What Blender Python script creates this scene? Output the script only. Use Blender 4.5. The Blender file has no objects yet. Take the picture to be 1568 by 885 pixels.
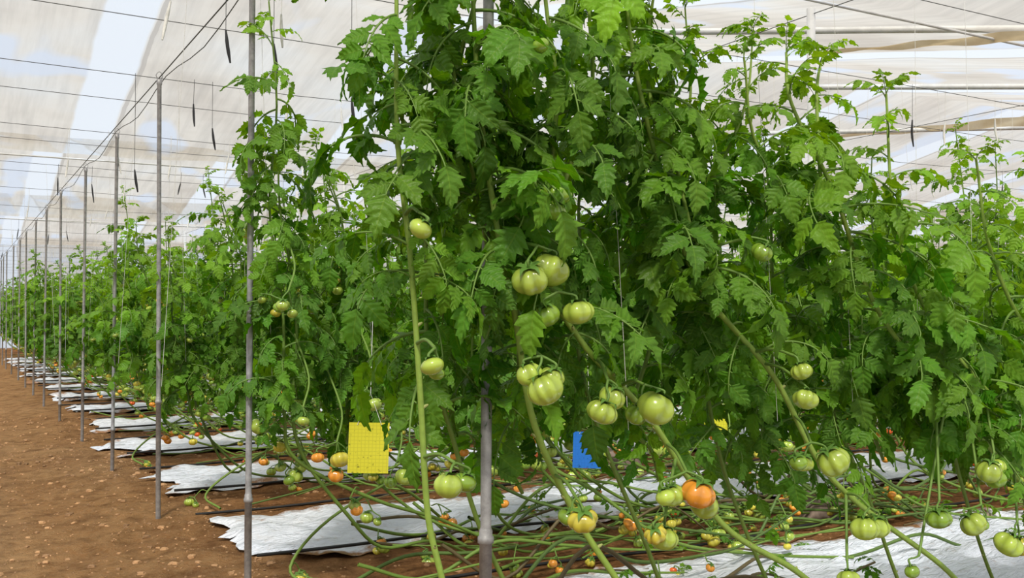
import bpy, math, random
import numpy as np
from mathutils import Vector, noise
random.seed(7); rng=np.random.default_rng(7)
sc=bpy.context.scene
R=math.radians
# ------------------------------------------------------------ mesh builder
class MB:
    def __init__(s): s.V=[];s.Q=[];s.U=[];s.C=[];s.M=[];s.n=0
    def add(s,V,Q,col,mat=0,uv=None):
        V=np.asarray(V,float);Q=np.asarray(Q,int);n=len(V)
        s.V.append(V);s.Q.append(Q+s.n)
        s.U.append(np.zeros((n,2)) if uv is None else uv)
        col=np.asarray(col,float)
        s.C.append(np.tile(col,(n,1)) if col.ndim==1 else col)
        s.M.append(np.full(len(Q),mat,int)); s.n+=n
    def mesh(s,name,mats,smooth=True):
        V=np.concatenate(s.V);Q=np.concatenate(s.Q);U=np.concatenate(s.U);C=np.concatenate(s.C);M=np.concatenate(s.M)
        me=bpy.data.meshes.new(name)
        me.vertices.add(len(V));me.vertices.foreach_set('co',V.ravel().astype(np.float32))
        me.loops.add(Q.size);me.loops.foreach_set('vertex_index',Q.ravel().astype(np.int32))
        me.polygons.add(len(Q));me.polygons.foreach_set('loop_start',np.arange(0,Q.size,4,dtype=np.int32))
        me.polygons.foreach_set('loop_total',np.full(len(Q),4,dtype=np.int32))
        me.polygons.foreach_set('material_index',M.astype(np.int32))
        me.polygons.foreach_set('use_smooth',np.full(len(Q),smooth))
        for m in mats: me.materials.append(m)
        a=me.attributes.new('luv','FLOAT_VECTOR','POINT')
        a.data.foreach_set('vector',np.concatenate([U,np.zeros((len(U),1))],1).ravel().astype(np.float32))
        c=me.attributes.new('col','FLOAT_COLOR','POINT')
        c.data.foreach_set('color',np.concatenate([C,np.ones((len(C),1))],1).ravel().astype(np.float32))
        me.update(calc_edges=True);me.validate()
        return me
def obj(name,me,loc=(0,0,0),rot=(0,0,0),sc_=(1,1,1),parent=None):
    o=bpy.data.objects.new(name,me);sc.collection.objects.link(o)
    o.location=loc;o.rotation_euler=rot;o.scale=sc_
    if parent: o.parent=parent
    return o
def grid_q(nu,nv,wrap=False):
    q=[]
    for i in range(nu-1):
        for j in range(nv if wrap else nv-1):
            k=(j+1)%nv
            q.append((i*nv+j,i*nv+k,(i+1)*nv+k,(i+1)*nv+j))
    return np.array(q)
def catmull(P,n=6):
    P=np.asarray(P,float)
    if len(P)<3: return np.array([P[0]+(P[-1]-P[0])*t for t in np.linspace(0,1,n+1)])
    Q=np.vstack([2*P[0]-P[1],P,2*P[-1]-P[-2]]);out=[]
    for i in range(1,len(Q)-2):
        a,b,c,d=Q[i-1:i+3]
        for t in np.arange(0,1,1.0/n):
            out.append(.5*((2*b)+(-a+c)*t+(2*a-5*b+4*c-d)*t*t+(-a+3*b-3*c+d)*t**3))
    out.append(P[-1]);return np.array(out)
def tube(mb,P,r,col,mat,sides=6,n=6,raw=False):
    P=np.asarray(P,float) if raw else catmull(P,n)
    N=len(P)
    rr=np.full(N,r) if np.isscalar(r) else np.interp(np.linspace(0,1,N),np.linspace(0,1,len(r)),r)
    T=np.gradient(P,axis=0);T/=np.linalg.norm(T,axis=1)[:,None]+1e-9
    ref=np.array([0.0,1,0]) if abs(T[:,1]).mean()<.7 else np.array([1.0,0,0])
    A=np.cross(T,ref);A/=np.linalg.norm(A,axis=1)[:,None]+1e-9
    B=np.cross(T,A)
    th=np.linspace(0,2*math.pi,sides,endpoint=False)
    V=P[:,None,:]+rr[:,None,None]*(np.cos(th)[None,:,None]*A[:,None,:]+np.sin(th)[None,:,None]*B[:,None,:])
    mb.add(V.reshape(-1,3),grid_q(N,sides,True),col,mat)
    return P
# ------------------------------------------------------------ materials
def newmat(name):
    m=bpy.data.materials.new(name);m.use_nodes=True;nt=m.node_tree
    for n in list(nt.nodes): nt.nodes.remove(n)
    return m,nt,nt.nodes.new,nt.links.new
def mathn(N,L,op,a,b=None,c=None):
    n=N('ShaderNodeMath');n.operation=op
    for i,v in enumerate((a,b,c)):
        if v is None: continue
        if isinstance(v,(int,float)): n.inputs[i].default_value=v
        else: L(v,n.inputs[i])
    return n.outputs[0]
def ramp(N,L,fac,stops):
    n=N('ShaderNodeValToRGB');e=n.color_ramp.elements
    while len(e)<len(stops): e.new(.5)
    for i,(p,c) in enumerate(stops):
        e[i].position=p;e[i].color=(*c,1) if len(c)==3 else c
    L(fac,n.inputs[0]);return n.outputs[0]
def mixc(N,L,fac,a,b,mode='MIX'):
    n=N('ShaderNodeMix');n.data_type='RGBA';n.blend_type=mode
    if isinstance(fac,(int,float)): n.inputs[0].default_value=fac
    else: L(fac,n.inputs[0])
    for i,v in ((6,a),(7,b)):
        if isinstance(v,tuple): n.inputs[i].default_value=(*v,1)
        else: L(v,n.inputs[i])
    return n.outputs[2]
def noise_n(N,L,vec,scale,detail=4,rough=.55):
    n=N('ShaderNodeTexNoise');n.inputs['Scale'].default_value=scale;n.inputs['Detail'].default_value=detail
    n.inputs['Roughness'].default_value=rough
    if vec is not None: L(vec,n.inputs['Vector'])
    return n.outputs['Fac']
def attr(N,name):
    n=N('ShaderNodeAttribute');n.attribute_name=name;return n
def leaf_material():
    m,nt,N,L=newmat('tomato_leaf');out=N('ShaderNodeOutputMaterial')
    col=attr(N,'col').outputs['Color'];uv=attr(N,'luv').outputs['Vector']
    sp=N('ShaderNodeSeparateXYZ');L(uv,sp.inputs[0]);u,v=sp.outputs[0],sp.outputs[1]
    au=mathn(N,L,'ABSOLUTE',u)
    mid=mathn(N,L,'LESS_THAN',au,.05)
    s=mathn(N,L,'MULTIPLY',mathn(N,L,'SUBTRACT',v,mathn(N,L,'MULTIPLY',au,.16)),38.0)
    w=mathn(N,L,'COSINE',s)
    side=mathn(N,L,'GREATER_THAN',w,.95)
    vein=mathn(N,L,'MAXIMUM',mid,mathn(N,L,'MULTIPLY',side,.35))
    tc=N('ShaderNodeTexCoord')
    nz=noise_n(N,L,tc.outputs['Object'],9,3)
    nv=mathn(N,L,'ADD',mathn(N,L,'MULTIPLY',nz,.9),.55)
    c1=N('ShaderNodeVectorMath');c1.operation='SCALE';L(col,c1.inputs[0]);L(nv,c1.inputs['Scale'])
    c2=mixc(N,L,mathn(N,L,'MULTIPLY',vein,.30),c1.outputs[0],(.27,.43,.04))
    geo=N('ShaderNodeNewGeometry')
    c3=mixc(N,L,mathn(N,L,'MULTIPLY',geo.outputs['Backfacing'],.35),c2,(.19,.33,.06))
    bp=N('ShaderNodeBump');bp.inputs['Strength'].default_value=.5;bp.inputs['Distance'].default_value=.003
    n3=noise_n(N,L,tc.outputs['Object'],90,2)
    L(mathn(N,L,'ADD',mathn(N,L,'MULTIPLY',mathn(N,L,'ADD',w,mathn(N,L,'MULTIPLY',mid,1.2)),-.6),mathn(N,L,'MULTIPLY',n3,2.0)),bp.inputs['Height'])
    p=N('ShaderNodeBsdfPrincipled');L(c3,p.inputs['Base Color']);p.inputs['Roughness'].default_value=.40
    p.inputs['Specular IOR Level'].default_value=.20;L(bp.outputs[0],p.inputs['Normal'])
    t=N('ShaderNodeBsdfTranslucent')
    tcol=mixc(N,L,1.0,c2,(2.1,1.8,.28),'MULTIPLY');L(tcol,t.inputs[0])
    mx=N('ShaderNodeMixShader');mx.inputs[0].default_value=.34;L(p.outputs[0],mx.inputs[1]);L(t.outputs[0],mx.inputs[2])
    L(mx.outputs[0],out.inputs[0]);return m
def attr_material(name,rough,noise_scale,amp,bump=0,coat=0):
    m,nt,N,L=newmat(name);out=N('ShaderNodeOutputMaterial')
    col=attr(N,'col').outputs['Color'];tc=N('ShaderNodeTexCoord')
    nz=noise_n(N,L,tc.outputs['Object'],noise_scale,4)
    k=mathn(N,L,'ADD',mathn(N,L,'MULTIPLY',nz,amp*2),1-amp)
    c1=N('ShaderNodeVectorMath');c1.operation='SCALE';L(col,c1.inputs[0]);L(k,c1.inputs['Scale'])
    p=N('ShaderNodeBsdfPrincipled');L(c1.outputs[0],p.inputs['Base Color']);p.inputs['Roughness'].default_value=rough
    p.inputs['Coat Weight'].default_value=coat;p.inputs['Coat Roughness'].default_value=.12
    if bump:
        b=N('ShaderNodeBump');b.inputs['Strength'].default_value=bump;b.inputs['Distance'].default_value=.003;L(nz,b.inputs['Height']);L(b.outputs[0],p.inputs['Normal'])
    L(p.outputs[0],out.inputs[0]);return m
LEAF=leaf_material();STEM=attr_material('tomato_stem',.6,60,.3,.3);FRUIT=attr_material('tomato_skin',.26,14,.14,0,.45)
PM=[LEAF,STEM,FRUIT]
# ------------------------------------------------------------ leaf templates
ST=[(0,.03,0),(.05,.55,0),(.14,1.0,.035),(.19,-1,0),(.30,1.08,.05),(.36,-1,0),(.47,1.06,.055),(.53,-1,0),(.64,1.0,.055),(.69,-1,0),(.79,.85,.05),(.84,.55,0),(.92,.42,.01),(1.0,.02,0)]
def env(t): return math.sin(math.pi*min(1,max(0,t))**.62)**.85
LQ=grid_q(len(ST),5)
def leaflet(r,length):
    V=[];U=[]
    fold=r.uniform(.0,.42);curl=r.uniform(.0,.8);tw=r.uniform(-.5,.5);wd=r.uniform(.27,.36)
    ph=r.uniform(0,6);bend=r.uniform(-.12,.12)
    lob=[[r.uniform(.86,1.15) for _ in range(6)] for _ in range(2)]
    sn=[[r.uniform(.62,.88) for _ in range(5)] for _ in range(2)]
    si=0
    for (t,k,sh) in ST:
        e=wd*max(.05,env(t)) if 0<t<1 else wd*.06
        for u in (-1,-.5,0,.5,1):
            h=1 if u>0 else 0
            kk=(sn[h][si] if k<0 else k*lob[h][si]) if k>.02 or k<0 else .02
            if abs(u)==1: w=e*kk;x=t+sh
            elif abs(u)==.5: w=e*.5*(.6+.4*min(1,kk+.1));x=t+sh*.4
            else: w=0;x=t
            y=w*(1 if u>0 else -1) if u else 0
            y+=bend*x*x
            z=fold*w-curl*x*x*.5+(.05*math.sin(x*15+ph+u*1.3)*abs(u))
            if abs(u)==.5: z+=.03
            stt=math.sin(tw*x)
            V.append((x,y*math.cos(tw*x)-z*stt*.3,z+y*stt));U.append((u,t))
        if k<0: si=min(4,si+1)
    return np.array(V)*length,np.array(U)
def leaf_template(seed,young=False):
    r=random.Random(seed)
    mb=MB();n=12
    p0=r.uniform(.0,.6);dr=r.uniform(.7,1.7) if not young else r.uniform(.5,1.4);side=r.uniform(-.6,.6)
    P=[np.zeros(3)];Ts=[]
    for i in range(n+1):
        s=i/n;a=p0-dr*s;b=side*s
        T=np.array([math.cos(a)*math.cos(b),math.cos(a)*math.sin(b),math.sin(a)]);Ts.append(T)
        if i<n: P.append(P[-1]+T/n*1.05)
    P=np.array(P)
    tube(mb,P,[.020,.014,.008],(.14,.25,.04),1,5,raw=True)
    def at(s):
        i=min(n,int(round(s*n)));T=Ts[i];B=np.cross([0,0,1],T);B/=np.linalg.norm(B)+1e-9;Nn=np.cross(T,B);return P[i],T,B,Nn
    def put(s,ang,size,drp):
        o,T,B,Nn=at(s)
        d=math.cos(ang)*T+math.sin(ang)*B
        d=d*math.cos(drp)-Nn*math.sin(drp);d/=np.linalg.norm(d)
        y=np.cross(Nn,d);y/=np.linalg.norm(y)+1e-9;z=np.cross(d,y)
        ro=r.uniform(-.6,.6);y2=y*math.cos(ro)+z*math.sin(ro);z2=np.cross(d,y2)
        V,U=leaflet(r,size);V=V+np.array([.04,0,0])
        W=o+V[:,0:1]*d+V[:,1:2]*y2+V[:,2:3]*z2
        cc=r.uniform(.8,1.2)
        mb.add(W,LQ,(cc,cc*r.uniform(.95,1.05),cc),0,U)
        if size>.2: tube(mb,[o,o+.05*d],.009,(.14,.25,.04),1,4,raw=True)
    for s,sz in ((.26,.28),(.46,.36),(.66,.40),(.86,.38)):
        for sg in (-1,1):
            put(s+r.uniform(-.03,.03),sg*r.uniform(.75,1.25),sz*r.uniform(.8,1.15),r.uniform(-.1,.8))
    for s in (.36,.57,.76):
        for sg in (-1,1):
            if r.random()<.55: put(s,sg*r.uniform(.9,1.5),r.uniform(.09,.16),r.uniform(0,.6))
    put(1,r.uniform(-.2,.2),r.uniform(.42,.52),r.uniform(-.1,.3))
    return (np.concatenate(mb.V),np.concatenate(mb.Q),np.concatenate(mb.U),np.concatenate(mb.C),np.concatenate(mb.M))
LT=[leaf_template(i) for i in range(18)];LY=[leaf_template(100+i,True) for i in range(8)]
def rot(ax,a):
    c,s=math.cos(a),math.sin(a)
    if ax=='x': return np.array([[1,0,0],[0,c,-s],[0,s,c]])
    if ax=='y': return np.array([[c,0,s],[0,1,0],[-s,0,c]])
    return np.array([[c,-s,0],[s,c,0],[0,0,1]])
_cache={}
def M0(V,Q,M):
    k=id(V)
    if k not in _cache:
        f=np.zeros(len(V),bool);f[Q[M==1].ravel()]=True;_cache[k]=f
    return _cache[k]
def add_leaf(mb,r,pos,az,scale,pitch,roll,young):
    V,Q,U,C,M=r.choice(LY if young>.6 else LT)
    A=rot('z',az)@rot('y',-pitch)@rot('x',roll)
    W=(V*scale)@A.T+pos
    old=np.array([.052,.190,.009]);yg=np.array([.210,.420,.022])
    k=min(1,max(0,young*.8+r.uniform(-.3,.55)))
    base=(old*(1-k)+yg*k)*r.uniform(.7,1.28)
    col=np.where((M0(V,Q,M))[:,None],C,C*base)
    mb.V.append(W);mb.Q.append(Q+mb.n);mb.U.append(U);mb.C.append(col);mb.M.append(M);mb.n+=len(V)
# ------------------------------------------------------------ tomato
def tomato(mb,r,c,rad,color,stalk_from=None):
    c=np.asarray(c,float);nu,nv=13,32
    nr=r.choice([5,6,7,8]);amp=r.uniform(.10,.24) if rad>.026 else r.uniform(0,.06);sq=r.uniform(.70,.86);ph=r.uniform(0,6)
    tilt=rot('x',r.uniform(-.5,.5))@rot('y',r.uniform(-.5,.5))
    V=[];C=[]
    g=np.array(color)
    for i in range(nu):
        a=math.pi*(.012+.976*i/(nu-1))
        for j in range(nv):
            b=2*math.pi*j/nv
            rb=1-amp*(abs(math.cos(nr*b/2+ph+.5*math.sin(b*2+ph)))**5)*(math.sin(a)**.5)*(1.1+.3*math.cos(a))
            rb*=1+.04*math.sin(b+ph)
            x=math.sin(a)*rb;z=math.cos(a)*sq
            if a<.7: z-=.20*(1-a/.7)**2*1.3
            V.append((x*math.cos(b),x*math.sin(b),z))
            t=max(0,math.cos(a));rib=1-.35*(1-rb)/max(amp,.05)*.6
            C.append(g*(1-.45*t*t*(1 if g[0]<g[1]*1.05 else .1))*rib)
    V=np.array(V)*rad@tilt.T+c
    mb.add(V,grid_q(nu,nv,True),np.array(C),2)
    top=tilt@np.array([0,0,sq*.80*rad])+c;up=tilt@np.array([0,0,1.0])
    for k in range(5):
        b=2*math.pi*k/5+r.uniform(-.2,.2);P=[]
        for t in (0,.4,.75,1):
            w=(.14,.2,.12,.01)[(0,.4,.75,1).index(t)]
            for s in (-1,1):
                rr=t*.85;x=rr*math.cos(b)-s*w*math.sin(b);y=rr*math.sin(b)+s*w*math.cos(b)
                P.append((x,y,sq*.86+.16*math.sin(t*2.6)-.18*(t>.9)))
        W=np.array(P)*rad@tilt.T+c
        mb.add(W,grid_q(4,2),(.10,.22,.03),1)
    if stalk_from is not None:
        s=np.asarray(stalk_from,float);d=np.linalg.norm(s-top)
        tube(mb,[top,top+up*min(.02,d*.3),(top+s)/2+np.array([0,0,.006+.05*d]),s],[.0035,.0028,.0035],(.13,.24,.04),1,6,5)
GRN=(.41,.54,.075);DGR=(.25,.41,.04);YEL=(.62,.54,.06);ORG=(.88,.35,.04);RED=(.78,.13,.02)
def fcol(r,low=0):
    x=r.random()
    if low: c=GRN if x<.38 else (DGR if x<.46 else (YEL if x<.72 else (ORG if x<.94 else RED)))
    else: c=GRN if x<.62 else (DGR if x<.88 else YEL)
    k=r.uniform(.85,1.12);return tuple(v*k for v in c)
def truss(mb,r,stem,low,n,rad):
    d=np.array([r.uniform(-1,1),r.uniform(-1.3,.4),0]);d/=np.linalg.norm(d)
    e=stem+d*r.uniform(.05,.13)+np.array([0,0,-r.uniform(.01,.06)])
    if low: e[2]=max(e[2],.09)
    tube(mb,[stem,stem+d*.04+np.array([0,0,.01]),e],.0035,(.15,.25,.04),1,5,4)
    for i in range(n):
        R_=rad*r.uniform(.6,1.1)
        p=e+np.array([r.uniform(-1,1)*rad*1.2,r.uniform(-1,1)*rad*1.2,-R_-i*rad*.75])
        if p[2]<R_: p[2]=R_*.85
        tomato(mb,r,p,R_,fcol(r,low),e)
def dress(mb,r,P,z0,dens=.05,size=.22):
    P=catmull(P,10);L=np.r_[0,np.cumsum(np.linalg.norm(np.diff(P,axis=0),axis=1))]
    ztop=P[-1][2];s=0;az=r.uniform(0,6.28)
    while s<L[-1]:
        p=np.array([np.interp(s,L,P[:,k]) for k in range(3)])
        if p[2]>z0+r.uniform(-.08,.08):
            f=(p[2]-z0)/max(.2,ztop-z0)
            dt=L[-1]-s
            sz=size*r.uniform(.75,1.15)*(min(1,.36+dt/.65))
            yg=max(0,1-dt/.6)+max(0,f-.45)*.6
            pitch=r.uniform(-.6,.3)+(.5 if dt<.2 else 0)
            add_leaf(mb,r,p,az,sz,pitch,r.uniform(-.4,.4),yg)
            if r.random()<.35 and dt>.45: add_leaf(mb,r,p,az+r.uniform(1,5),sz*.7,r.uniform(-.6,.4),r.uniform(-.4,.4),yg)
        az+=2.4+r.uniform(-.5,.5);s+=dens*r.uniform(.7,1.3)*(1.1 if L[-1]-s<.45 else 1)
    for k in range(3): add_leaf(mb,r,P[-1],r.uniform(0,6.28),size*.36,r.uniform(.4,1.1),0,1.0)
    return P
SC=(.15,.25,.035);SCD=(.085,.15,.025);SCB=(.12,.09,.035)
# ------------------------------------------------------------ generic plants
def generic_plant(seed,H,z0=.74,low=True,two=True,size=.235,lean=-.03):
    r=random.Random(seed);mb=MB()
    for st in range(2 if two else 1):
        ox=r.uniform(-.12,.12);oy=r.uniform(-.14,.14);hh=H*r.uniform(.80,1.0) if st else H
        if seed==21 and st: hh=1.95
        run=r.uniform(.8,2.0)
        y2=r.uniform(-.45,.65)
        g=[(run,y2,.05),(run*.75,y2*.8,r.uniform(.04,.16)),(run*.45,y2*.5,r.uniform(.08,.32)),(run*.22,oy+y2*.2,r.uniform(.2,.45)),(ox+.06,oy,.60)]
        up=[(ox,oy,.8)]+[(ox+r.uniform(-.06,.06)+lean*k,oy+r.uniform(-.05,.05),.8+(hh-.8)*k/4) for k in range(1,5)]
        P=tube(mb,g+up,[.0065,.0078,.0085,.0078,.0065,.0055,.0035],r.choice([SC,SC,SCD]),1,7,5)
        dress(mb,r,up,z0,.042,size)
        for z in (r.uniform(.62,.8),r.uniform(.75,1.0),r.uniform(1.0,1.4),r.uniform(1.4,1.7)):
            if z<hh-.4 and r.random()<.8:
                i=np.argmin(abs(P[:,2]-z));truss(mb,r,P[i],0,r.randint(2,4),r.uniform(.024,.038))
        if low:
            for k in range(r.randint(2,4)):
                i=int(len(P)*r.uniform(.05,.5));truss(mb,r,P[i]+np.array([0,0,.02]),1,r.randint(1,3),r.uniform(.027,.039))
    if low:
        for k in range(1):
            x0=r.uniform(0,.3);y0=r.uniform(-.5,.6)
            pts=[(x0+i*.4,y0+r.uniform(-.16,.16),max(.03,r.uniform(-.02,.14))) for i in range(5)]
            tube(mb,pts,r.uniform(.004,.007),r.choice([SC,SCD,SCB]),1,6,5)
    return mb.mesh('tomato_plant_mesh_%d'%seed,PM)
GEN=[generic_plant(s,H) for s,H in ((11,1.92),(12,2.05),(13,1.85),(14,2.18),(15,2.0),(16,1.8),(17,2.1))]
TALL=generic_plant(21,2.5,size=.215,lean=-.01)
ROWY=[2.17+2.16*k for k in range(18)]
# ------------------------------------------------------------ ground
def hgt(x,y):
    h=.022*noise.noise(Vector((x*1.1,y*1.1,0)))+.014*noise.noise(Vector((x*4,y*4,3)))+.012*noise.noise(Vector((x*13,y*13,5)))
    if x>.6:
        h+=.035*min(1,(x-.6)/.5)
        h+=.020*noise.noise(Vector((x*7,y*7,9)))
    return h
def build_ground():
    x=np.r_[np.arange(-5,-1,.12),np.arange(-1,5,.045),np.arange(5,16,.16)];y=np.r_[np.arange(.5,9,.045),np.arange(9,42,.16)]
    V=[(a,b,hgt(a,b)) for a in x for b in y]
    mb=MB();mb.add(V,grid_q(len(x),len(y))[:,::-1],(1,1,1))
    m,nt,N,L=newmat('soil');out=N('ShaderNodeOutputMaterial');tc=N('ShaderNodeTexCoord').outputs['Object']
    sp=N('ShaderNodeSeparateXYZ');L(tc,sp.inputs[0])
    n1=noise_n(N,L,tc,1.3,6,.65);n2=noise_n(N,L,tc,38,6,.7);n3=noise_n(N,L,tc,150,3,.7);n4=noise_n(N,L,tc,6,5,.7)
    c=ramp(N,L,n1,[(.3,(.34,.15,.052)),(.5,(.48,.245,.095)),(.7,(.58,.33,.145))])
    c=mixc(N,L,ramp(N,L,n2,[(.35,(0,0,0)),(.75,(.8,.8,.8))]),c,(.53,.335,.165))
    g=ramp(N,L,mathn(N,L,'ADD',sp.outputs[0],mathn(N,L,'MULTIPLY',n1,.8)),[(.0,(1,1,1)),(.85,(0,0,0))])
    c=mixc(N,L,mathn(N,L,'MULTIPLY',g,.8),c,ramp(N,L,n3,[(.3,(.18,.125,.07)),(.55,(.40,.30,.175)),(.75,(.62,.52,.35))]))
    d=ramp(N,L,mathn(N,L,'MULTIPLY',mathn(N,L,'ADD',sp.outputs[0],-1.1),1.2),[(0,(0,0,0)),(1,(1,1,1))])
    c=mixc(N,L,mathn(N,L,'MULTIPLY',d,.75),c,ramp(N,L,n2,[(.3,(.15,.055,.017)),(.7,(.46,.20,.062))]))
    c=mixc(N,L,1.0,c,ramp(N,L,n4,[(.3,(.5,.45,.40)),(.55,(1,1,1)),(.8,(1.15,1.12,1.1))]),'MULTIPLY')
    p=N('ShaderNodeBsdfPrincipled');L(c,p.inputs['Base Color']);p.inputs['Roughness'].default_value=.95;p.inputs['Specular IOR Level'].default_value=.15
    b=N('ShaderNodeBump');b.inputs['Strength'].default_value=1.0;b.inputs['Distance'].default_value=.04
    L(mathn(N,L,'ADD',mathn(N,L,'ADD',n2,mathn(N,L,'MULTIPLY',n4,1.5)),mathn(N,L,'MULTIPLY',n3,.5)),b.inputs['Height']);L(b.outputs[0],p.inputs['Normal'])
    L(p.outputs[0],out.inputs[0])
    obj('floor',mb.mesh('floor',[m]))
    mb=MB();mb.add([(-14,-8,-.06),(60,-8,-.06),(60,46,-.06),(-14,46,-.06)],[(0,1,2,3)],(1,1,1));obj('ground',mb.mesh('ground',[m]))
    mb=MB();r=random.Random(3)
    for i in range(8500):
        if i<5500: a=r.uniform(-1.5,1.5);b_=r.uniform(3,14)
        else: a=r.uniform(1,6);b_=r.uniform(3.5,12)
        s=r.uniform(.003,.010) if r.random()<.86 else r.uniform(.01,.028)
        P=[]
        for zz,k in ((-.5,.7),(0,1),(.5,.75),(.72,.15)):
            for q in range(5):
                t=q*1.2566+r.uniform(-.25,.25);kk=k*r.uniform(.75,1.2);P.append((a+s*kk*math.cos(t),b_+s*kk*math.sin(t),hgt(a,b_)+s*zz*.8))
        k=r.uniform(.5,1.2);mb.add(P,grid_q(4,5,True),(.44*k,.25*k,.12*k))
    obj('soil_clods',mb.mesh('soil_clods',[attr_material('clod',.95,80,.3)],False))
build_ground()
# ------------------------------------------------------------ plastic mulch strips
def film_ground_mat():
    m,nt,N,L=newmat('mulch_plastic');out=N('ShaderNodeOutputMaterial');tc=N('ShaderNodeTexCoord').outputs['Object']
    n1=noise_n(N,L,tc,2.2,6,.7);n2=noise_n(N,L,tc,22,4,.6)
    c=ramp(N,L,n1,[(.3,(.68,.67,.68)),(.42,(.80,.83,.90)),(.7,(.84,.88,.96))])
    uv=attr(N,'luv').outputs['Vector'];sp=N('ShaderNodeSeparateXYZ');L(uv,sp.inputs[0])
    e=mathn(N,L,'ABSOLUTE',sp.outputs[1])
    dirt=ramp(N,L,mathn(N,L,'ADD',mathn(N,L,'MULTIPLY',e,.36),n1),[(.82,(0,0,0)),(.92,(1,1,1))])
    c=mixc(N,L,dirt,c,(.36,.17,.065))
    sm=ramp(N,L,n2,[(.58,(0,0,0)),(.72,(.35,.35,.35))]);c=mixc(N,L,sm,c,(.40,.26,.15))
    p=N('ShaderNodeBsdfPrincipled');L(c,p.inputs['Base Color']);p.inputs['Roughness'].default_value=.35
    mp=N('ShaderNodeMapping');mp.inputs['Scale'].default_value=(2.5,11,1);L(tc,mp.inputs[0])
    w=noise_n(N,L,mp.outputs[0],3,5,.6);b=N('ShaderNodeBump');b.inputs['Strength'].default_value=1.0;b.inputs['Distance'].default_value=.05
    L(w,b.inputs['Height']);L(b.outputs[0],p.inputs['Normal']);L(p.outputs[0],out.inputs[0]);return m
MUL=film_ground_mat()
for k in range(-1,14):
    y0=2.88+2.16*k;w=1.14
    X=np.arange(0,(5 if k<0 else (9 if k<2 else 13)),.05);Y=np.linspace(-1,1,26);V=[];U=[]
    for a in X:
        for b in Y:
            e0=.30*noise.noise(Vector((b*1.7,k*3.1,1)))+.10*noise.noise(Vector((b*7,k,4)))
            x=1.40+.1*noise.noise(Vector((k*2.3,0,0)))+a+e0*max(0,1-a/1.2)
            y=y0+.5*w+b*w*.5*(1+.2*noise.noise(Vector((a*1.4,k*5,b*.5))))+.06*noise.noise(Vector((a*.7,k*9,2)))
            z=hgt(x,y)+.022+.06*abs(noise.noise(Vector((x*1.6,y*6,k))))+.03*noise.noise(Vector((x*6,y*12,k+7)))
            if abs(b)>.93 or a<.04: z-=.015
            V.append((x,y,max(z,hgt(x,y)+.006)));U.append((a,b))
    mb=MB();mb.add(V,grid_q(len(X),len(Y))[:,::-1],(1,1,1),0,np.array(U));obj('plastic_mulch_sheet',mb.mesh('mulch',[MUL]))
# ------------------------------------------------------------ poles, wires
def simple(name,col,rough,metal=0,nscale=20,amp=.3):
    m,nt,N,L=newmat(name);out=N('ShaderNodeOutputMaterial');tc=N('ShaderNodeTexCoord').outputs['Object']
    nz=noise_n(N,L,tc,nscale,5,.65)
    c=ramp(N,L,nz,[(.3,tuple(v*(1-amp) for v in col)),(.7,tuple(min(1,v*(1+amp*.5)) for v in col))])
    p=N('ShaderNodeBsdfPrincipled');L(c,p.inputs['Base Color']);p.inputs['Roughness'].default_value=rough;p.inputs['Metallic'].default_value=metal
    L(p.outputs[0],out.inputs[0]);return m
GALV=simple('galvanised_steel',(.36,.355,.36),.5,.3,30,.4);WHT=simple('white_painted_steel',(.62,.63,.64),.5,0,8,.2)
WIRE=simple('dark_wire',(.10,.10,.10),.6,.3);BLK=simple('black_plastic',(.015,.015,.016),.45);TWN=simple('white_twine',(.75,.74,.70),.8)
CON=simple('concrete',(.27,.20,.155),.95,0,25,.4)
def lathe(mb,prof,sides=20):
    V=[(r*math.cos(2*math.pi*j/sides),r*math.sin(2*math.pi*j/sides),z) for (r,z) in prof for j in range(sides)]
    mb.add(V,grid_q(len(prof),sides,True)[:,::-1],(1,1,1))
for k,y in enumerate(ROWY):
    mb=MB();zc=.76 if k==0 else .25+.13*(k*7%5)
    lathe(mb,[(.0155,-.1),(.0155,zc-.02),(.020,zc-.018),(.020,zc-.004),(.0165,zc),(.0165,zc+.012),(.0145,zc+.016),(.0135,zc+.02),(.0135,2.74),(.017,2.745),(.017,2.775),(.001,2.78)])
    tube(mb,[(.0,0,2.77),(.02,.0,2.80),(0,.0,2.825),(-.02,0,2.80),(0,0,2.77)],.0025,(1,1,1),0,6,4)
    obj('support_pole',mb.mesh('support_pole',[GALV]),(1.145+.015*math.sin(k*5),y,0),(R(.25*math.sin(k*3)),R(.35*math.sin(k*2+1)),0))
for k,y in enumerate(ROWY[1:12]):
    mb=MB();lathe(mb,[(.027,0.1),(.027,1.6),(.030,1.605),(.030,1.66),(.027,1.665),(.027,3.25),(.001,3.26)])
    V=[]
    for z in (-.05,.13,.2):
        kk=.16 if z<.15 else .11
        for i,(sx,sy) in enumerate(((-1,-1),(0,-1.15),(1,-1),(1.15,0),(1,1),(0,1.15),(-1,1),(-1.15,0))):
            V.append((sx*kk+.01*math.sin(i*9+z*30),sy*kk*.93,z))
    mb.add(V,grid_q(3,8,True)[:,::-1],(1,1,1),1)
    V=[(sx*.11,sy*.10,.2) for sx,sy in ((-1,-1),(1,-1),(1,1),(-1,1))];mb.add(V,[(0,1,2,3)],(1,1,1),1)
    obj('greenhouse_post',mb.mesh('post',[WHT,CON]),(4.75,y+.22,0))
mb=MB()
for off,sag,rr in ((0,.0,.0036),(.03,.07,.0028)):
    P=[(1.13,-2,2.8)]
    for i,y in enumerate(ROWY):
        P+= [(1.13+off,y,2.80),(1.13+off,y+1.08,2.80-sag)]
    tube(mb,P,rr,(1,1,1),0,5,3)
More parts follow.
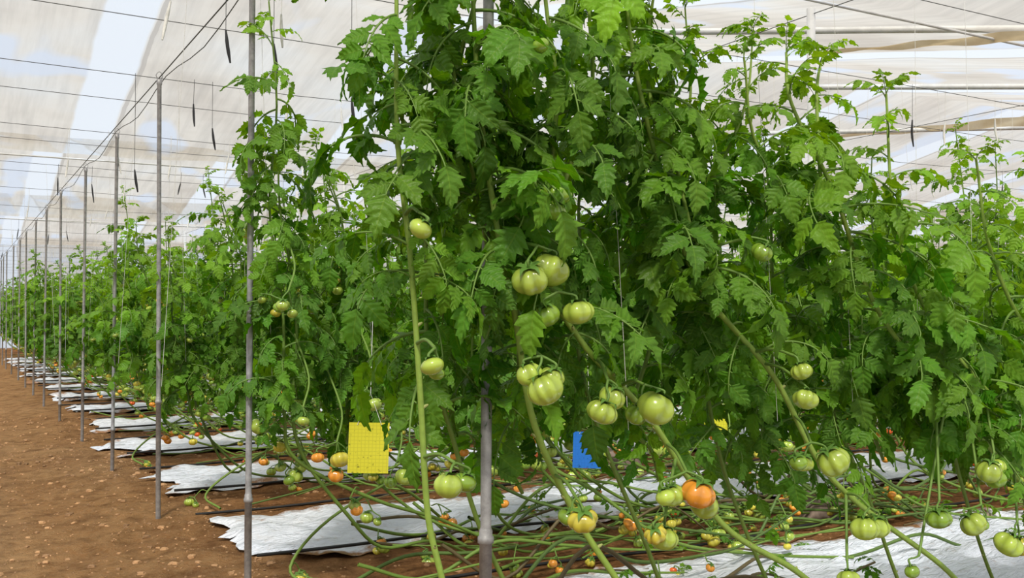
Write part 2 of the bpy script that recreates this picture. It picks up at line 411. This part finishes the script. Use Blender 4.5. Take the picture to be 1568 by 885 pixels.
for i,y in enumerate(np.arange(-1.07,40,1.08)):
    z=2.80 if i%2==1 else 2.86
    if i%2==0 and y>12: continue
    tube(mb,[(x,y+.02*math.sin(x),z-.03*abs(math.sin(x*.65))) for x in np.arange(-12,32,2.0)],.0022,(1,1,1),0,4,2)
for x in (4.75,8.5,12.2,16,20): tube(mb,[(x,-2,3.22),(x,20,3.2),(x,42,3.22)],.003,(1,1,1),0,4,3)
obj('support_wires',mb.mesh('wires',[WIRE]))
mbT=MB();mbB=MB();mbW=MB();r=random.Random(9)
for k,y in enumerate(ROWY[:11]):
    for x in np.arange(.85,(4.5 if k<1 else 11),.38):
        xx=x+r.uniform(-.1,.1);y2=y+r.uniform(-.1,.1)
        if not(k==0 and x<1.1):tube(mbT,[(xx,y2,1.0),(xx+r.uniform(-.1,.1),y,2.80)],.0009,(1,1,1),0,4,1)
        if r.random()<.62:
            tgt=mbB if r.random()<.35 else mbW
            dx=r.uniform(-.035,.035);zt=r.uniform(2.55,2.74)
            ln=r.uniform(.12,.19)
            tube(tgt,[(xx+.02,y,2.80),(xx+.015,y,zt)],.0015,(1,1,1),0,4,1)
            tube(tgt,[(xx+.015,y,zt),(xx+.015+dx*.5,y+.008,zt-ln*.5),(xx+.015+dx,y,zt-ln)],[.004,.0075,.0075,.004],(1,1,1),0,6,3)
for (x,y,z) in ((1.02,4.33,2.53),(1.23,4.33,2.50),(.98,6.5,2.2),(1.6,4.35,2.30),(1.45,6.5,2.5)):
    tube(mbB,[(x,y,2.80),(x,y,z)],.0014,(1,1,1),0,4,1)
    tube(mbB,[(x,y,z),(x+.008,y,z-.07),(x+.02,y,z-.14)],[.004,.008,.008,.004],(1,1,1),0,6,3)
obj('plant_twine',mbT.mesh('twine',[TWN]));obj('twine_hooks_black',mbB.mesh('hooks_b',[BLK]));obj('twine_hooks_white',mbW.mesh('hooks_w',[TWN]))
for k in range(0,12):
    mb=MB()
    for off in (-.05,.62):
        tube(mb,[(x,ROWY[k]+off+.05*math.sin(x*1.3+k+off*9),.06+.01*math.sin(x*3)+(.045 if off>.1 else 0)) for x in np.arange(1.35,12,.5)],.009,(1,1,1),0,6,3)
    obj('drip_hose',mb.mesh('drip',[BLK]))
# ------------------------------------------------------------ sticky traps
def card(name,col,loc,w,h,yaw,lines):
    m,nt,N,L=newmat(name+'_card');out=N('ShaderNodeOutputMaterial');tc=N('ShaderNodeTexCoord').outputs['Object']
    n=noise_n(N,L,tc,60,3,.6);sp=N('ShaderNodeSeparateXYZ');L(tc,sp.inputs[0])
    gx=mathn(N,L,'GREATER_THAN',mathn(N,L,'COSINE',mathn(N,L,'MULTIPLY',sp.outputs[0],420)),.90)
    gz=mathn(N,L,'GREATER_THAN',mathn(N,L,'COSINE',mathn(N,L,'MULTIPLY',sp.outputs[2],420)),.90)
    g=mathn(N,L,'MULTIPLY',mathn(N,L,'MAXIMUM',gx,gz),lines)
    c=ramp(N,L,n,[(.30,tuple(v*.4 for v in col)),(.38,col)])
    c=mixc(N,L,g,c,tuple(v*.4 for v in col))
    p=N('ShaderNodeBsdfPrincipled');L(c,p.inputs['Base Color']);p.inputs['Roughness'].default_value=.4;L(p.outputs[0],out.inputs[0])
    mb=MB();n_=9;V=[]
    for s in (-.0015,.0015):
        for i in range(n_):
            for j in range(n_):
                x=(i/(n_-1)-.5)*w;z=(j/(n_-1)-.5)*h;V.append((x,s+.012*math.sin(z*14)*(.5+x*3),z))
    q=grid_q(n_,n_);mb.add(V,np.vstack([q,q[:,::-1]+n_*n_]),(1,1,1),0)
    tube(mb,[(-w*.3,0,h/2-.01),(0,0,h/2+.12),(w*.3,0,h/2-.01)],.0012,(1,1,1),1,4,1)
    tube(mb,[(0,0,h/2+.12),(0,.3,h/2+.7)],.0012,(1,1,1),1,4,1)
    obj(name,mb.mesh(name,[m,TWN]),loc,(0,R(2),yaw))
card('yellow_sticky_trap',(.66,.62,.03),(1.50,3.86,.755),.165,.205,R(-20),.3)
card('blue_sticky_trap',(.015,.17,.62),(2.64,3.95,.66),.145,.17,R(-25),.2)
card('yellow_sticky_trap',(.66,.62,.03),(3.60,4.15,.74),.14,.16,R(-10),.4)
# ------------------------------------------------------------ foreground row plants
FS=1.18
def hero(seed,stem,y,z0,fruits=(),dens=.05,size=.22,rad=.0085,base_col=(.24,.36,.055),tip_side=()):
    r=random.Random(seed);mb=MB()
    P=[(a,y+(.0 if i>3 else .05*(3-i))+r.uniform(-.02,.02),b) for i,(a,b) in enumerate(stem)]
    P=[(a,b,max(c,.07)) for a,b,c in P]
    W=tube(mb,P,[rad*.85,rad,rad*.95,rad*.8,rad*.45],base_col,1,9,8)
    for i in range(4,len(W)-4,5):
        if W[i][2]<z0:
            q=W[i];a=r.uniform(0,6.28);e=np.array([math.cos(a),math.sin(a)*.6,.5])
            tube(mb,[q,q+e*rad*1.5,q+e*rad*2.2],[rad*.7,rad*.5,rad*.25],(.34,.38,.12),1,6,2)
    dress(mb,r,P,z0,dens,size)
    for br in tip_side:
        B=[(a,y+r.uniform(-.06,.1),b) for a,b in br];tube(mb,B,[.006,.005,.003],base_col,1,7,6);dress(mb,r,B,br[0][1]+.05,dens,size*.85)
    for gp in fruits:
        cx=np.mean([f[0] for f in gp]);cz=max(f[1]+f[2] for f in gp)+.015
        d=np.hypot(W[:,0]-cx,W[:,2]-cz-.01);i=int(np.argmin(d));s=W[i];yy=y-.13-.03*r.random()
        e=np.array([cx*.85+s[0]*.15,yy+.01,cz]);tube(mb,[s,(s+e)/2+np.array([0,0,.012]),e],[.005,.004,.004],(.15,.26,.045),1,6,6)
        for j,f in enumerate(gp):
            col={0:GRN,1:DGR,2:YEL,3:ORG}[f[3]];k=r.uniform(.92,1.08)
            tomato(mb,r,(f[0],yy+(.022 if j%2 else -.012),f[1]),f[2]*FS,tuple(v*k for v in col),e)
    org=np.array([P[0][0],P[0][1],0]);mb.V=[v-org for v in mb.V]
    obj('tomato_plant',mb.mesh('tomato_plant_hero_%d'%seed,PM),tuple(org))
Y=2.06
hero(1,[(1.02,.03),(.98,.3),(.965,.5),(.955,.68),(.92,.86),(.90,1.13),(.88,1.42),(.85,1.69),(.835,2.0),(.83,2.35)],Y-.05,1.42,
  [[(.832,1.475,.021,0)],[(.85,1.196,.021,0),(.875,1.18,.015,1)],[(.893,.95,.027,0),(.947,.948,.022,1)]],.042,.205,.0075)
hero(2,[(1.9,.03),(1.75,.2),(1.6,.4),(1.45,.62),(1.337,.80),(1.21,1.04),(1.155,1.303),(1.10,1.5),(1.06,1.79),(1.04,2.1),(1.03,2.5)],Y-.03,1.38,
  [[(1.11,1.378,.036,0),(1.18,1.40,.040,0)],[(1.232,1.306,.031,0),(1.17,1.30,.027,1)],[(1.138,1.137,.036,0),(1.115,1.168,.026,0),(1.155,1.165,.024,0)],
   [(1.16,1.53,.024,1),(1.195,1.572,.024,1),(1.12,1.563,.019,1)],[(1.12,1.89,.019,1)],[(1.235,.843,.030,2),(1.215,.845,.02,1)]],.036,.22)
hero(3,[(2.7,.03),(2.5,.2),(2.3,.42),(2.08,.58),(1.81,.74),(1.55,1.04),(1.34,1.24),(1.26,1.43),(1.28,1.82),(1.25,2.05),(1.22,2.45)],Y,1.28,
  [[(1.31,1.076,.032,0),(1.36,1.105,.028,0)],[(1.473,1.077,.040,0),(1.44,1.06,.024,1)],[(1.583,.867,.037,3),(1.533,.861,.026,0),(1.485,.867,.021,0),(1.634,.827,.033,0)],[(1.463,.78,.024,2),(1.513,.757,.031,0)]],.042,.22,
  tip_side=[[(1.27,1.6),(1.38,1.85),(1.42,2.1),(1.43,2.4)]])
hero(4,[(3.5,.05),(3.2,.2),(2.95,.35),(2.70,.52),(2.23,.82),(2.01,1.13),(1.75,1.4),(1.60,1.76),(1.52,2.1),(1.47,2.5)],Y+.02,1.15,
  [[(2.086,.902,.039,0),(2.007,.902,.026,0),(1.955,.91,.021,1)],[(1.966,1.077,.030,0)],[(1.964,1.15,.026,0)],[(2.205,.71,.036,0),(2.29,.70,.033,0)],[(2.145,.58,.027,0)],[(1.837,1.463,.025,1)]],.042,.23,
  tip_side=[[(1.68,1.5),(1.72,1.75),(1.70,2.02)],[(1.6,1.8),(1.63,2.0),(1.60,2.25)]])
hero(5,[(4.2,.05),(4.0,.2),(3.7,.35),(3.3,.6),(2.85,.95),(2.45,1.3),(2.22,1.65),(2.07,1.9),(2.07,2.05)],Y,.90,
  [[(2.465,.717,.032,1)],[(2.632,.683,.033,0),(2.718,.67,.02,1)],[(2.37,.577,.018,1)]],.042,.235,rad=.008,
  tip_side=[[(2.18,1.7),(2.18,1.95),(2.27,2.09)],[(2.3,1.5),(1.95,1.75),(1.84,1.99)]])
hero(6,[(4.6,.05),(4.3,.2),(3.9,.4),(3.4,.75),(3.0,1.0),(2.68,1.3),(2.52,1.6),(2.50,1.98)],Y+.02,.85,
  [[(2.743,.825,.034,0),(2.828,.828,.026,0),(2.78,.80,.028,1)],[(2.821,.60,.040,0),(2.93,.575,.034,2)]],.045,.235,rad=.008)
hero(7,[(5.0,.05),(4.7,.2),(4.3,.5),(3.7,.9),(3.2,1.2),(2.95,1.5),(2.86,1.8)],Y,.85,[],.045,.235)
hero(8,[(5.4,.05),(5.0,.3),(4.6,.6),(4.0,1.0),(3.5,1.4),(3.25,1.8)],Y+.03,.8,[],.045,.235)
hero(9,[(5.9,.05),(5.4,.3),(5.0,.6),(4.4,1.0),(3.9,1.4),(3.6,1.8)],Y+.03,.8,[],.045,.235)
rr=random.Random(44)
for i,x in enumerate(np.arange(1.05,4.6,.235)):
    top=(2.12 if x<1.5 else (1.97 if x<2.05 else (1.80 if x<2.3 else 1.64)))+rr.uniform(-.13,.10)
    z0=(1.04 if x<1.5 else (.98 if x<2.1 else .86))+rr.uniform(-.06,.08)
    if x<1.1: top=1.9
    if i%2: st=[(x+.12,.80),(x+.05,.9)]+[(x+rr.uniform(-.05,.05),z) for z in np.linspace(1.0,top,5)]
    else: st=[(x+.9,.04),(x+.7,.10),(x+.4,.3),(x+.15,.7)]+[(x+rr.uniform(-.05,.05),z) for z in np.linspace(1.0,top,5)]
    hero(60+i,st,2.30+rr.uniform(-.07,.1),z0,[],.043,.23,.0065,(.15,.24,.035))
# side shoots: over the end pole, and filling the crown further along the row
hero(90,[(1.19,1.25),(1.15,1.45),(1.10,1.62),(1.02,1.85),(1.0,2.05),(.98,2.3)],2.08,1.5,[],.040,.20,.005)
hero(91,[(1.09,1.5),(1.05,1.65),(1.03,1.85),(1.06,2.1),(1.03,2.35)],2.05,1.58,[],.040,.20,.005)
hero(92,[(1.72,1.3),(1.74,1.5),(1.76,1.7),(1.79,1.9),(1.78,2.16)],2.16,1.45,[],.038,.21,.005)
hero(93,[(1.86,1.3),(1.88,1.5),(1.90,1.7),(1.95,1.9),(1.97,2.10)],2.12,1.4,[],.038,.21,.005)
hero(94,[(1.60,1.5),(1.64,1.7),(1.66,1.9),(1.67,2.05),(1.68,2.2)],2.20,1.6,[],.040,.20,.005)
# ------------------------------------------------------------ other rows
rr=random.Random(5)
def put_plant(mesh,x,y,parent=None,name='tomato_plant'):
    s=rr.uniform(.94,1.06);fl=rr.choice([-1,1])
    obj(name,mesh,(x,y,.03),(0,0,rr.uniform(-.15,.15)),(s,s*fl,s*rr.uniform(.95,1.05)),parent)
for k in range(1,17):
    y=ROWY[k];xs=np.arange(1.38,(8 if k==1 else (12 if k<8 else 9)),.34)
    par=None
    if k>=2:
        par=bpy.data.objects.new('tomato_plant_row',None);sc.collection.objects.link(par);par.location=(0,0,0)
    for i,x in enumerate(xs):
        me=rr.choice(GEN)
        if i==0 and k in (1,): me=TALL
        elif i in (1,2) and k in (1,2): me=GEN[3] if i==1 else GEN[6]
        elif rr.random()<.05: me=TALL
        put_plant(me,x+rr.uniform(-.06,.06),y+rr.uniform(-.1,.1)+.05,par,'tomato_plant' if k==1 else 'plant_%d'%i)
mb=MB();r=random.Random(77)
for gp in ([(1.44,.69,.043,2),(1.43,.62,.034,3),(1.34,.705,.028,3),(1.50,.68,.03,0)],[(1.19,1.34,.029,0),(1.24,1.305,.023,0)],[(1.59,.915,.036,0),(1.53,.92,.03,0)],[(1.73,.595,.042,0),(1.68,.57,.03,1)],[(1.83,.785,.04,0)],[(2.27,.58,.04,0),(2.36,.60,.03,1)],[(1.28,.86,.026,0)],[(3.1,.62,.04,0),(3.2,.6,.035,0)],[(3.6,.60,.036,2)],[(4.0,.58,.036,0),(4.08,.62,.03,1)]):
    cx=np.mean([f[0] for f in gp]);cz=max(f[1]+f[2] for f in gp)+.03;e=np.array([cx,4.04,cz])
    tube(mb,[e,e+np.array([.05,.08,.12]),e+np.array([.04,.25,.3])],.0045,SC,1,6,5)
    for j,f in enumerate(gp): tomato(mb,r,(f[0],4.03+.03*(j%2),f[1]),f[2],{0:GRN,1:DGR,2:YEL,3:ORG}[f[3]],e)
obj('tomato_cluster',mb.mesh('tomato_cluster',PM))
mb=MB();r=random.Random(21)
for i in range(32):
    x0=r.uniform(1.25,5.0);y0=r.choice([r.uniform(3.9,5.0),r.uniform(4.4,6.6),r.uniform(2.8,4.2)]);z=.07
    P=[];a=r.uniform(-.5,.5);hb=r.choice([.1,.2,.38])
    for j in range(6): P.append((x0+j*.33*math.cos(a),y0+j*.33*math.sin(a)+r.uniform(-.06,.06),max(.06,z+r.uniform(-.03,hb))))
    W=tube(mb,P,[.009,.009,.005],r.choice([SC,SC,SCD,SCB]),1,7,6)
    for j in range(r.randint(1,3)):
        q=W[r.randint(2,len(W)-1)];truss(mb,r,q,1,r.randint(1,3),r.uniform(.028,.038))
    if r.random()<.6:
        for j in range(3): add_leaf(mb,r,W[-1-j*2],r.uniform(0,6.28),r.uniform(.06,.13),.3,0,.4)
for (x,y,h) in ((1.35,4.5,.33),(1.42,6.6,.28),(1.3,8.8,.3)):
    W=tube(mb,[(x+.1,y-.1,.06),(x+.05,y+.1,.12),(x+.25,y+.1,h),(x+.7,y,h+.25),(x+1.2,y,.78)],[.0075,.0075,.006],SC,1,7,6)
    for j in range(3): truss(mb,r,W[r.randint(4,len(W)-4)],1,2,.034)
obj('fallen_tomato_vines',mb.mesh('fallen_vines',PM))
# ------------------------------------------------------------ roof & walls
def film(name,tr=.42):
    m,nt,N,L=newmat(name);out=N('ShaderNodeOutputMaterial');tc=N('ShaderNodeTexCoord').outputs['Object']
    sp=N('ShaderNodeSeparateXYZ');L(tc,sp.inputs[0])
    x=sp.outputs[0]
    mp=N('ShaderNodeMapping');mp.inputs['Scale'].default_value=(.22,.10,1);L(tc,mp.inputs[0])
    n1=noise_n(N,L,mp.outputs[0],2,4,.55)
    mp2=N('ShaderNodeMapping');mp2.inputs['Scale'].default_value=(4,.2,1);mp2.inputs['Rotation'].default_value=(0,0,.12);L(tc,mp2.inputs[0])
    n2=noise_n(N,L,mp2.outputs[0],2,4,.6)
    fr=mathn(N,L,'FRACT',mathn(N,L,'MULTIPLY',mathn(N,L,'ADD',mathn(N,L,'ADD',x,18.3),mathn(N,L,'MULTIPLY',n1,.2)),1/4.0))
    strip=ramp(N,L,fr,[(0,(1,1,1)),(.14,(1,1,1)),(.15,(0,0,0)),(.99,(0,0,0)),(1.0,(1,1,1))])
    edge=mathn(N,L,'MULTIPLY',mathn(N,L,'GREATER_THAN',fr,.15),mathn(N,L,'LESS_THAN',fr,.165))
    c=ramp(N,L,n1,[(.3,(.42,.38,.335)),(.5,(.56,.535,.50)),(.7,(.58,.595,.61))])
    st=ramp(N,L,n2,[(.3,(.82,.82,.82)),(.6,(1,1,1))])
    c=mixc(N,L,1.0,c,st,'MULTIPLY')
    mp3=N('ShaderNodeMapping');mp3.inputs['Scale'].default_value=(.5,.22,1);mp3.inputs['Location'].default_value=(3.3,1.2,0);L(tc,mp3.inputs[0])
    pt=ramp(N,L,noise_n(N,L,mp3.outputs[0],1.6,2,.5),[(.57,(0,0,0)),(.63,(.8,.8,.8))])
    c=mixc(N,L,pt,c,(.48,.56,.72))
    c=mixc(N,L,strip,c,(.64,.70,.80))
    c=mixc(N,L,mathn(N,L,'MULTIPLY',edge,.6),c,(.28,.26,.24))
    d=N('ShaderNodeBsdfDiffuse');L(c,d.inputs[0]);t=N('ShaderNodeBsdfTranslucent');L(c,t.inputs[0])
    tb=N('ShaderNodeBsdfTransparent');L(mixc(N,L,.4,c,(1,1,1)),tb.inputs[0])
    m1=N('ShaderNodeMixShader');m1.inputs[0].default_value=.58;L(d.outputs[0],m1.inputs[1]);L(t.outputs[0],m1.inputs[2])
    m2=N('ShaderNodeMixShader');L(mathn(N,L,'ADD',mathn(N,L,'MULTIPLY',strip,.15),tr),m2.inputs[0]);L(m1.outputs[0],m2.inputs[1]);L(tb.outputs[0],m2.inputs[2])
    L(m2.outputs[0],out.inputs[0]);return m
FILM=film('greenhouse_film',.5)
def rz(y):
    t=((y-5.85)/6)%2
    return 4.0+1.25*(t if t<1 else 2-t)
mb=MB();X=np.arange(-14,60,.5);Yy=np.arange(-8.15,43.9,.5)
V=[(x,y,rz(y)-.05*abs(math.sin(x*math.pi/4.0))+.035*noise.noise(Vector((x*.8,y*.8,0)))) for x in X for y in Yy]
mb.add(V,grid_q(len(X),len(Yy)),(1,1,1));obj('ceiling',mb.mesh('ceiling',[FILM]))
def wall(name,a,b):
    mb=MB();n=40;V=[]
    for i in range(n+1):
        x=a[0]+(b[0]-a[0])*i/n;y=a[1]+(b[1]-a[1])*i/n
        for z in np.linspace(-.06,1,6): V.append((x+.03*math.sin(i*2+z*5),y+.03*math.sin(i*3),z if z<=0 else z*(rz(y)+.0)))
    mb.add(V,grid_q(n+1,6),(1,1,1));obj(name,mb.mesh(name,[FILM]))
wall('wall_back',(-13,42.5),(58,42.5));wall('wall_left',(-13,-7),(-13,42.5));wall('wall_right',(58,-7),(58,42.5))
mb=MB()
for y in (5.85,17.85,29.85,41.85):
    tube(mb,[(-13,y,3.88),(58,y,3.88)],.014,(1,1,1),0,8,1)
for a,b in (((5.7,8.45,4.2),(9.2,5.5,4.0)),((9.2,9.3,4.2),(11.6,6.9,4.0)),((11.6,12.3,4.3),(15.5,8.7,4.2))):
    tube(mb,[a,b],.035,(1,1,1),0,8,1)
obj('roof_pipes',mb.mesh('roof_pipes',[WHT]))
m,nt,N,L=newmat('tan_film');out=N('ShaderNodeOutputMaterial');tc=N('ShaderNodeTexCoord').outputs['Object']
cc=ramp(N,L,noise_n(N,L,tc,3,4,.6),[(.3,(.60,.46,.27)),(.7,(.76,.66,.48))])
d=N('ShaderNodeBsdfDiffuse');t=N('ShaderNodeBsdfTranslucent');L(cc,d.inputs[0]);L(cc,t.inputs[0]);mx=N('ShaderNodeMixShader');mx.inputs[0].default_value=.6
L(d.outputs[0],mx.inputs[1]);L(t.outputs[0],mx.inputs[2]);L(mx.outputs[0],out.inputs[0]);TAN=m
mb=MB()
for a,b,w in (((7.6,7.1,3.93),(8.9,5.2,3.86),.09),((12.9,11.9,4.3),(14.3,8.6,4.2),.15)):
    n=24;V=[]
    for i in range(n+1):
        t=i/n;p=np.array(a)*(1-t)+np.array(b)*t;ww=w*(.15+.85*t)
        for j in range(5): V.append((p[0],p[1]+(j-2)*ww*.6,p[2]-ww*(j-2)*.25+.012*math.sin(i*.9+j)))
    mb.add(V,grid_q(n+1,5),(1,1,1))
obj('folded_shade_film',mb.mesh('folded_film',[TAN]))
# ------------------------------------------------------------ light
w=bpy.data.worlds.new('World');sc.world=w;w.use_nodes=True;nt=w.node_tree;bg=nt.nodes['Background']
bg.inputs[0].default_value=(.94,.97,1.0,1);bg.inputs[1].default_value=1.0
s=bpy.data.lights.new('sun','SUN');s.energy=7.8;s.angle=R(7);s.color=(1,.95,.84)
so=bpy.data.objects.new('sun',s);sc.collection.objects.link(so);so.location=(-4,-3,12)
so.rotation_euler=(Vector((.38,.58,-.80))).to_track_quat('-Z','Y').to_euler()
# ------------------------------------------------------------ camera
cd=bpy.data.cameras.new('camera');co=bpy.data.objects.new('camera',cd);sc.collection.objects.link(co)
cd.lens=35;cd.sensor_width=36;cd.clip_end=300
co.location=(0,0,1.3);co.rotation_euler=(R(91.49),0,R(-29.4));sc.camera=co
sc.view_settings.view_transform='Standard';sc.view_settings.look='None'
